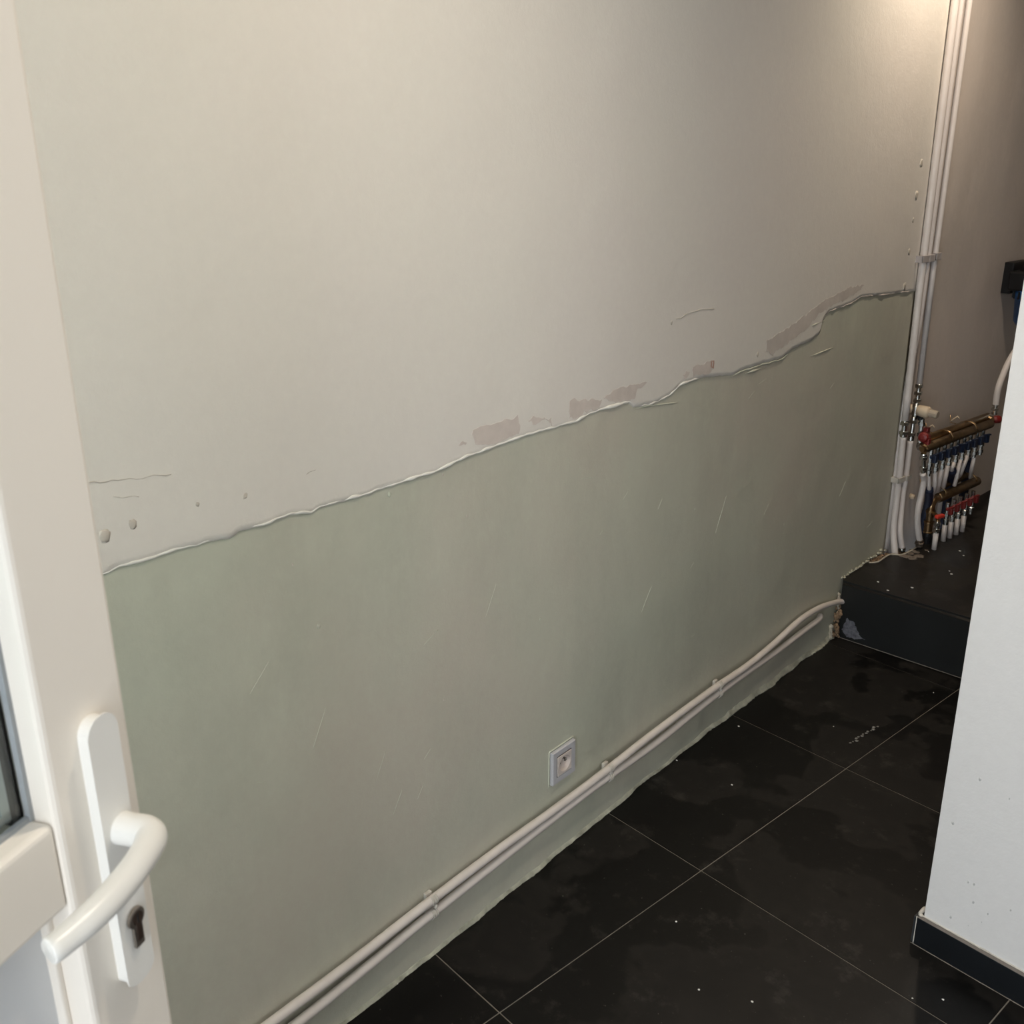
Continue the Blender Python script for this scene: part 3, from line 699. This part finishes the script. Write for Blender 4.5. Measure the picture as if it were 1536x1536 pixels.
# pressure regulator
t = thing('pressure_regulator', V(-.222, 3.254, .695), 'cream capped pressure regulator sticking out of the right vertical pipe', 'valve')
bm = bmesh.new(); lathe(bm, V(-.222, 3.256, .722), V(0, -.005, -1), [(0, .010), (.008, .013), (.012, .015), (.040, .015), (.046, .010)], 18); obj('valve_body', bm, M_chrome, t, False)
bm = bmesh.new(); lathe(bm, V(-.246, 3.254, .700), V(1, 0, -.05), [(0, .013), (.004, .016), (.014, .016), (.018, .011), (.030, .011), (.034, .019), (.068, .0205), (.074, .017)], 22); obj('cream_cap', bm, M_cream, t, True)
bm = bmesh.new(); lathe(bm, V(-.173, 3.254, .696), V(1, 0, -.05), [(0, .0115), (.004, .0135), (.028, .0135), (.031, .011)], 12); obj('adjuster_knob', bm, plain('dusty_cream', (.42, .35, .27), .6), t)
bm = bmesh.new(); lathe(bm, V(-.206, 3.254, .688), V(.3, 0, -1), [(0, .012), (.010, .013), (.014, .010), (.022, .010)], 8); obj('outlet_boss', bm, M_black, t)
# branch to manifold
t = thing('brass_connector', V(-.195, 3.26, .60), 'short nickel connector column between regulator and manifold end', 'fitting')
bm = bmesh.new(); lathe(bm, V(-.197, 3.258, .672), V(.02, .04, -1), [(0, .009), (.012, .009), (.013, .013), (.024, .013), (.025, .0085), (.050, .0085), (.051, .013), (.062, .013), (.063, .009), (.098, .0095)], 8); obj('connector_body', bm, M_chrome, t)
bm = bmesh.new(); lathe(bm, V(-.197, 3.264, .580), V(.5, -.5, -.3), [(0, .011), (.01, .014), (.022, .014), (.026, .006)], 10); obj('drain_cock', bm, M_steel, t)

# ------------------------------------------------------------------ upper manifold
mf = thing('heating_manifold', V(-.17, 3.5, .58), 'upper brass heating manifold with a row of blue valve handles', 'manifold')
bm = bmesh.new(); lathe(bm, V(-.192, 3.262, .594), YA, [(0, .011), (.004, .0145), (.50, .0145), (.503, .011)], 20); obj('manifold_bar', bm, M_brass, mf, True)
bm = bmesh.new(); lathe(bm, V(-.165, 3.238, .577), YA, [(0, .011), (.004, .0165), (.49, .0165), (.493, .012)], 20); obj('manifold_bar', bm, M_brassd, mf, True)
def strap(y, zc, xa, xb, parent, mat=M_brass):
    bm = bmesh.new(); pts = []
    for k in range(17):
        a = math.radians(170 - 230 * k / 16); pts.append(V((xa + xb) / 2 + math.cos(a) * .034, y + .0006 * k, zc + math.sin(a) * .0215))
    for d in (-.004, -.0013, .0013, .004): tube(bm, [q_ + YA * d for q_ in pts], .0016, 6)
    tube(bm, [pts[0], pts[0] + V(-.03, 0, .004), pts[0] + V(-.034, 0, .03)], .002, 6)
    tube(bm, [pts[-1], pts[-1] + V(.006, .004, -.006), pts[-1] + V(.012, .012, -.004)], .002, 6)
    return obj('bracket_strap', bm, mat, parent, True)
strap(3.395, .588, -.195, -.165, mf); strap(3.575, .588, -.195, -.165, mf)
for y in (3.36, 3.545):
    bm = bmesh.new(); tube(bm, [V(-.232, y, .604), V(-.220, y, .616), V(-.208, y + .003, .628), V(-.200, y + .006, .620)], .0028, 8); obj('wall_hook', bm, M_cream, mf, True)
bm = bmesh.new(); lathe(bm, V(-.178, 3.268, .612), V(.1, -1, .05), [(0, .012), (.008, .017), (.030, .018), (.036, .014), (.038, .006)], 16); obj('red_end_cap', bm, M_red, mf)
bm = bmesh.new(); box(bm, V(-.180, 3.268, .622), XA, YA, ZA, .008, .010, .020, .003); obj('red_handle', bm, M_red, mf)
bm = bmesh.new(); box(bm, V(-.165, 3.249, .592), XA, YA, ZA, .010, .009, .018, .003); obj('red_handle', bm, M_red, mf)
bm = bmesh.new(); lathe(bm, V(-.165, 3.240, .577), V(0, -1, 0), [(0, .015), (.010, .017), (.014, .012), (.022, .010)], 8); obj('brass_end_nut', bm, M_brass, mf)
bm = bmesh.new(); lathe(bm, V(-.178, 3.735, .586), YA, [(0, .012), (.006, .017), (.020, .017), (.024, .011), (.034, .011)], 8); obj('brass_end_nut', bm, M_brass, mf)
bm = bmesh.new(); lathe(bm, V(-.172, 3.765, .585), V(.5, 1, -.02), [(0, .008), (.008, .014), (.026, .015), (.032, .010)], 12); obj('red_end_cap', bm, M_red, mf)
fitting('air_connector', mf, V(-.18, 3.788, .600), V(-.18, 3.789, .640), .0115, 1)
YB = [3.246 + .0482 * k for k in range(9)]
for k, y in enumerate(YB):
    bm = bmesh.new(); lathe(bm, V(-.155, y + .022, .568), V(0, .01, -1), [(0, .008), (.045, .008), (.046, .0115), (.058, .0115), (.060, .008), (.070, .008), (.072, .011), (.084, .011), (.086, .008), (.094, .008)], 8)
    obj('outlet_valve', bm, M_chrome, mf)
    bm = bmesh.new(); ang = [0.05, .1, 0, .08, .9, .1, .05, 0, .8][k]
    ax = V(math.sin(ang) * .3, math.cos(ang), 0).normalized(); ay = ax.cross(ZA)
    box(bm, V(-.132, y + .010, .557), ax, ay, V(0, 0, 1), .0155, .005, .0028, .0012)
    box(bm, V(-.134, y + .012, .541), ax, ay, V(0, 0, 1), .0085, .0075, .014, .003)
    lathe(bm, V(-.150, y + .012, .545), XA, [(0, .006), (.02, .006)], 10)
    obj('valve_handle', bm, M_blue, mf, False)
bm = bmesh.new(); tube(bm, smooth_path([V(-.18, 3.789, .636), V(-.18, 3.789, .697), V(-.18, 3.812, .745), V(-.178, 3.847, .798), V(-.17, 3.91, .86), V(-.155, 4.01, .925), V(-.15, 4.065, .985)], 8), .0115, 16)
tag(obj('filter_hose', bm, M_pipe, None, True), 'curved white pipe rising from the manifold end towards the water filter', 'pipe')
# pipes dropping from the upper manifold
POS = ['first', 'second', 'third', 'fourth', 'fifth', 'sixth', 'seventh', 'eighth', 'ninth']
drops = [
 ([(-.155, YB[0] - .018, .49), (-.158, 3.250, .461), (-.160, 3.248, .41), (-.160, 3.241, .369), (-.160, 3.243, .325), (-.160, 3.259, .278), (-.160, 3.281, .232)], .0105, None),
 ([(-.155, YB[0] + .024, .478), (-.152, 3.282, .433), (-.17, 3.33, .37), (-.195, 3.375, .31), (-.205, 3.385, .25), (-.205, 3.385, .19)], .0075, .0145),
 ([(-.155, YB[1] + .024, .479), (-.152, 3.322, .43), (-.17, 3.35, .38), (-.205, 3.42, .3), (-.205, 3.42, .19)], .0085, None),
 ([(-.155, YB[2] + .024, .480), (-.160, 3.37, .42), (-.205, 3.46, .33), (-.205, 3.46, .19)], .0085, None),
 ([(-.155, YB[3] + .018, .482), (-.160, 3.41, .42), (-.205, 3.50, .33), (-.205, 3.50, .19)], .0085, None),
 ([(-.155, YB[4] + .018, .482), (-.157, 3.448, .463), (-.185, 3.52, .41), (-.205, 3.555, .36), (-.21, 3.56, .19)], .0080, .0165),
 ([(-.155, YB[5] + .018, .484), (-.153, 3.492, .455), (-.151, 3.484, .425), (-.158, 3.49, .39)], .0070, None),
 ([(-.155, YB[6] + .018, .490), (-.156, 3.533, .45), (-.165, 3.54, .42), (-.21, 3.62, .36), (-.21, 3.62, .19)], .0080, None),
 ([(-.160, YB[7] + .018, .480), (-.175, 3.635, .47), (-.200, 3.672, .45), (-.205, 3.685, .38), (-.21, 3.69, .19)], .0070, .0165),
 ([(-.155, YB[8] - .016, .484), (-.155, 3.608, .44), (-.17, 3.64, .40), (-.21, 3.73, .33), (-.23, 3.75, .20)], .0075, None)]
names = ['large bent white pipe from the upper manifold left end down to the step'] + ['%s thin pipe from the left under the blue valves' % n for n in POS]
for k, (pts, r, sl) in enumerate(drops):
    t = thing('floor_heating_pipe', V(pts[-1][0], pts[-1][1], .2), names[k] + (', with a dark blue sleeve' if sl else ''), 'pipe', 'pipes under the upper manifold')
    sp = smooth_path([V(*q_) for q_ in pts], 6)
    if sl:
        cut = 7 if k != 8 else 3
        bm = bmesh.new(); tube(bm, sp[:cut + 2], r, 12); obj('pipe_tube', bm, M_pipe, t, True)
        bm = bmesh.new(); pp = []; rr = []
        for i, q_ in enumerate(sp[cut:]): pp.append(q_); rr.append(sl if i % 2 else sl * .93)
        tube(bm, pp, rr, 12); obj('blue_sleeve', bm, M_sleeve, t, True)
    else:
        bm = bmesh.new(); tube(bm, sp, r, 12); obj('pipe_tube', bm, M_pipe, t, True)
    if k == 0:
        fitting('compression_fitting', t, V(-.160, 3.226, .562), V(-.158, 3.240, .485), .0105, 2)
        fitting('end_collar', t, V(-.160, 3.281, .236), V(-.162, 3.287, .205), .0125, 1, M_steel)
# ------------------------------------------------------------------ lower manifold
lm_ = thing('heating_manifold', V(-.17, 3.5, .2), 'lower brass heating manifold with red valve handles just above the step', 'manifold')
bm = bmesh.new(); lathe(bm, V(-.205, 3.40, .380), YA, [(0, .011), (.004, .0155), (.31, .0155), (.314, .011)], 20); obj('manifold_bar', bm, M_brassd, lm_, True)
bm = bmesh.new(); lathe(bm, V(-.172, 3.405, .358), YA, [(0, .012), (.004, .0175), (.30, .0175), (.304, .011)], 20); obj('manifold_bar', bm, M_brassd, lm_, True)
strap(3.43, .370, -.207, -.175, lm_); strap(3.665, .370, -.207, -.175, lm_)
bm = bmesh.new(); tube(bm, smooth_path([V(-.172, 3.405, .358), V(-.172, 3.378, .357), V(-.171, 3.360, .345), V(-.170, 3.357, .325), V(-.170, 3.357, .30)], 6), .0135, 14); obj('brass_elbow', bm, M_brass, lm_, True)
bm = bmesh.new(); lathe(bm, V(-.170, 3.357, .325), V(0, 0, -1), [(0, .0165), (.010, .0165), (.012, .013), (.040, .013), (.042, .018), (.050, .018), (.052, .0155), (.080, .0155), (.082, .018), (.086, .017)], 14); obj('brass_union', bm, M_brass, lm_)
bm = bmesh.new(); lathe(bm, V(-.170, 3.357, .240), V(0, 0, -1), [(0, .014), (.012, .017), (.041, .017)], 14); obj('black_base', bm, M_black, lm_)
for k in range(5):
    y = 3.398 + .0485 * k
    bm = bmesh.new(); lathe(bm, V(-.138, y + .018, .348), V(0, .01, -1), [(0, .008), (.040, .008), (.041, .011), (.052, .011), (.054, .008), (.062, .008), (.064, .010), (.074, .010), (.076, .007), (.09, .007)], 8); obj('outlet_valve', bm, M_chrome, lm_)
    bm = bmesh.new(); box(bm, V(-.118, y + .006, .336), V(0, 1, 0), XA, ZA, .0145, .005, .0028, .0012); box(bm, V(-.120, y + .008, .321), V(0, 1, 0), XA, ZA, .0085, .0075, .013, .003)
    lathe(bm, V(-.136, y + .008, .325), XA, [(0, .006), (.02, .006)], 10); obj('valve_handle', bm, M_red, lm_)
bm = bmesh.new(); box(bm, V(-.120, 3.324, .322), V(.25, 1, 0).normalized(), V(1, -.25, 0).normalized(), ZA, .019, .008, .0065, .004); obj('valve_handle', bm, plain('bright_red_plastic', (.62, .05, .03), .35), lm_)
bm = bmesh.new(); tube(bm, smooth_path([V(-.165, 3.357, .318), V(-.14, 3.34, .316), V(-.124, 3.320, .31), V(-.120, 3.314, .30)], 5), .0075, 10); obj('branch_valve', bm, M_brass, lm_, True)
fitting('outlet_valve', lm_, V(-.120, 3.314, .306), V(-.120, 3.314, .262), .0095, 2)
rows = [(-.120, 3.314, .264, 'frontmost')] + [(-.138, 3.416 + .0485 * k, .262, POS[k]) for k in range(4)]
for k, (x, y, z, n) in enumerate(rows):
    bm = bmesh.new(); tube(bm, [V(x, y, z), V(x, y + .002, .1995)], .0092, 12)
    tag(obj('floor_heating_pipe', bm, M_pipe, None, True), ('frontmost short white pipe under the bright red handle of the lower manifold' if k == 0 else '%s short white pipe from the left under the red valve row' % n), 'pipe', 'short pipes under the lower manifold')
bm = bmesh.new(); lathe(bm, V(alc_x(3.38) - .002, 3.385, .347), V(1, 0, 0), [(0, .010), (.012, .010), (.018, .007)], 14); tag(obj('wall_plug', bm, M_cream, None, True), 'small cream cap on the alcove wall behind the bent pipe', 'cap')

# ------------------------------------------------------------------ water filter
wf = thing('water_filter', V(-.17, 3.99, .82), 'black headed water filter with a blue bowl on the alcove wall', 'water filter')
bm = bmesh.new(); wbox(bm, (-.255, 3.905, 1.040), (-.10, 4.105, 1.112), .008); lathe(bm, V(-.178, 3.972, 1.106), ZA, [(0, .06), (.02, .055), (.045, .03), (.055, .028)], 24); obj('filter_head', bm, M_black, wf)
bm = bmesh.new(); lathe(bm, V(-.178, 3.972, 1.043), V(0, 0, -1), [(0, .071), (.03, .071), (.032, .064), (.115, .058), (.135, .045), (.14, .02)], 30); obj('filter_bowl', bm, M_fblue, wf, True)
bm = bmesh.new()
for k in range(16):
    a = 2 * math.pi * k / 16; d = V(math.cos(a), math.sin(a), 0); box(bm, V(-.178, 3.972, 1.026) + d * .0715, d, V(-d.y, d.x, 0), ZA, .003, .004, .014, .001)
obj('grip_ribs', bm, M_black, wf)
bm = bmesh.new(); wbox(bm, (-.287, 3.93, 1.026), (-.25, 4.08, 1.14), .003); obj('wall_bracket', bm, M_black, wf)
bm = bmesh.new(); lathe(bm, V(-.15, 4.065, 0.985), V(0, 0, 1), [(0, .014), (.06, .014)], 10); obj('hose_port', bm, M_black, wf)

# ------------------------------------------------------------------ glazed door, open beside the camera
H = V(-.4916, .8708, 0).normalized(); DN = V(H.y, -H.x, 0); EY = V(1.39203, 0, 0)
DD = .503
def D(t, d, z): return EY + H * t - DN * (DD + d) + ZA * z        # d = depth behind the leaf face
def dbox(bm, t0, t1, d0, d1, z0, z1, bev=0, seg=3): box(bm, D((t0 + t1) / 2, (d0 + d1) / 2, (z0 + z1) / 2), H, DN, ZA, (t1 - t0) / 2, (d1 - d0) / 2, (z1 - z0) / 2, bev, seg)
T0, T1 = -.365, .5415; ZB, ZT = .015, 2.085
bm = bmesh.new(); dbox(bm, .459, T1, 0, .068, ZB, ZT, .005)
door = struct('door_1', bm, M_pvc, 'white glazed door leaf standing open at the left edge', smooth=False)
def dpart(name, args, bev, mat, lab=None, parent=None):
    bm = bmesh.new(); dbox(bm, *args, bev); o = obj(name, bm, mat, parent or door)
    if lab: o['label'] = lab
    return o
dpart('hinge_stile', (T0, T0 + .082, 0, .068, ZB, ZT), .005, M_pvc)
dpart('top_rail', (T0 + .08, .461, 0, .068, ZT - .082, ZT), .005, M_pvc)
dpart('bottom_rail', (T0 + .08, .461, 0, .068, ZB, .12), .005, M_pvc)
dpart('middle_rail', (T0 + .08, .4600, .004, .064, 1.003, 1.076), .005, M_pvc, 'cream mid rail between glass and lower panel')
dpart('lower_panel', (T0 + .08, .461, .030, .040, .12, 1.005), 0, plain('panel_white', (.70, .71, .72), .35, 0, .01, 3), 'smooth white lower panel')
GD = .024
dpart('glass_pane', (T0 + .08, .452, GD + .001, GD + .005, 1.070, 2.01), 0, M_glass)
dpart('glass_pane', (T0 + .08, .452, GD + .021, GD + .025, 1.070, 2.01), 0, M_glass)
# gaskets and spacer
for a in [(.4555, .4595, GD - .004, GD + .001, 1.076, 2.003)]: dpart('gasket', a, 0, M_gasket)
dpart('gasket', (T0 + .08, .4595, GD - .003, GD + .001, 1.073, 1.080), 0, M_gasket)
sp_ = dpart('spacer_bar', (.4395, .447, GD + .006, GD + .0205, 1.086, 2.0), 0, M_spacer, 'perforated metal spacer inside the double glazing')
dpart('spacer_bar', (T0 + .09, .447, GD + .006, GD + .0205, 1.082, 1.089), 0, M_spacer)
dpart('edge_seal', (.447, .4595, GD + .006, GD + .0205, 1.072, 2.003), 0, M_dark)
bm = bmesh.new(); z = 1.092
while z < 1.5:
    box(bm, D(.4392, GD + .013, z), H, DN, ZA, .0004, .0012, .0012); z += .0052
o = obj('spacer_holes', bm, M_crumb, sp_); o['kind'] = 'stuff'
# lower bead
dpart('glazing_bead', (.4535, .4595, .022, .031, .12, 1.004), .002, M_pvc)
# handle
hd = tag(thing('door_handle', D(.503, 0, 1.05), None, None), 'white lever handle on a long back plate'); hd.parent = door
bm = bmesh.new(); outl = []
tc, hw = .5025, .0133
for k in range(15):
    a = math.pi * k / 14; outl.append((tc + hw * math.cos(a), 1.126 + .0135 * math.sin(a)))
for k in range(9):
    a = math.pi + math.pi * k / 8; outl.append((tc + hw * math.cos(a), .911 + .008 * math.sin(a)))
pl_ = [bm.verts.new(D(t, .0015, z)) for t, z in outl]
a_, b_ = prism(bm, [D(t, .001, z) for t, z in outl], DN * .0125)
bmesh.ops.delete(bm, geom=pl_, context='VERTS')
fe = [e for e in bm.edges if all(v in b_ for v in e.verts)]
bmesh.ops.bevel(bm, geom=fe, offset=.0022, segments=3, affect='EDGES')
hd_loc = hd.location.copy()
obj('back_plate', bm, M_handle, hd, False)
lv = [(.506, -.010, 1.043, .0128), (.5065, -.022, 1.043, .0124), (.507, -.030, 1.0435, .0124), (.5045, -.0385, 1.0435, .0120), (.497, -.0440, 1.0435, .0114), (.487, -.0475, 1.0435, .0110), (.471, -.0515, 1.0435, .0108), (.455, -.0540, 1.0430, .0108), (.435, -.0560, 1.0430, .0106), (.417, -.0560, 1.0430, .0103), (.402, -.0545, 1.0425, .0097), (.389, -.0530, 1.0425, .0093), (.3865, -.0525, 1.0425, .0080)]
bm = bmesh.new(); pp = smooth_path([D(t, d, z) for t, d, z, r in lv], 4); rr = []
for i in range(len(pp)):
    f = i / 4; k = min(int(f), len(lv) - 2); u_ = f - k; rr.append(lv[k][3] * (1 - u_) + lv[k + 1][3] * u_)
tube(bm, pp, rr, 22); obj('lever', bm, M_handle, hd, True)
bm = bmesh.new(); lathe(bm, D(.503, -.0125, .9625), DN, [(0, .0088), (.0022, .0088), (.0028, .0078)], 24); box(bm, D(.503, -.0136, .9485), H, DN, ZA, .0050, .0013, .0125, .0008); obj('lock_cylinder', bm, M_steel, hd, False)
bm = bmesh.new(); lathe(bm, D(.503, -.0150, .9625), DN, [(0, .0058), (.0006, .0058)], 20); box(bm, D(.503, -.0152, .951), H, DN, ZA, .0028, .0006, .009, .0003); obj('key_plug', bm, plain('dark_bronze', (.10, .07, .055), .4, .8, .2, 80), hd)
bm = bmesh.new(); box(bm, D(.503, -.0157, .9625), H, DN, ZA, .0007, .0003, .0042); obj('key_slot', bm, M_dark, hd)

# ------------------------------------------------------------------ ceiling lamps
def lamp(loc, label):
    t = thing('ceiling_lamp', loc, label, 'lamp')
    x, y, z = loc
    bm = bmesh.new(); lathe(bm, V(x, y, ROOM_TOP), V(0, 0, -1), [(0, .05), (.012, .052), (.075, .050), (.078, .044), (.070, .042), (.03, .040)], 28); obj('lamp_housing', bm, M_handle, t, True)
    bm = bmesh.new(); lathe(bm, V(x, y, ROOM_TOP - .035), V(0, 0, -1), [(0, .038), (.004, .038)], 24); obj('diffuser', bm, M_glow, t)
lamp((0.10, 3.0, 2.60), 'round ceiling lamp above the vertical pipes'); lamp((0.85, 0.9, 2.60), 'round ceiling lamp near the door')
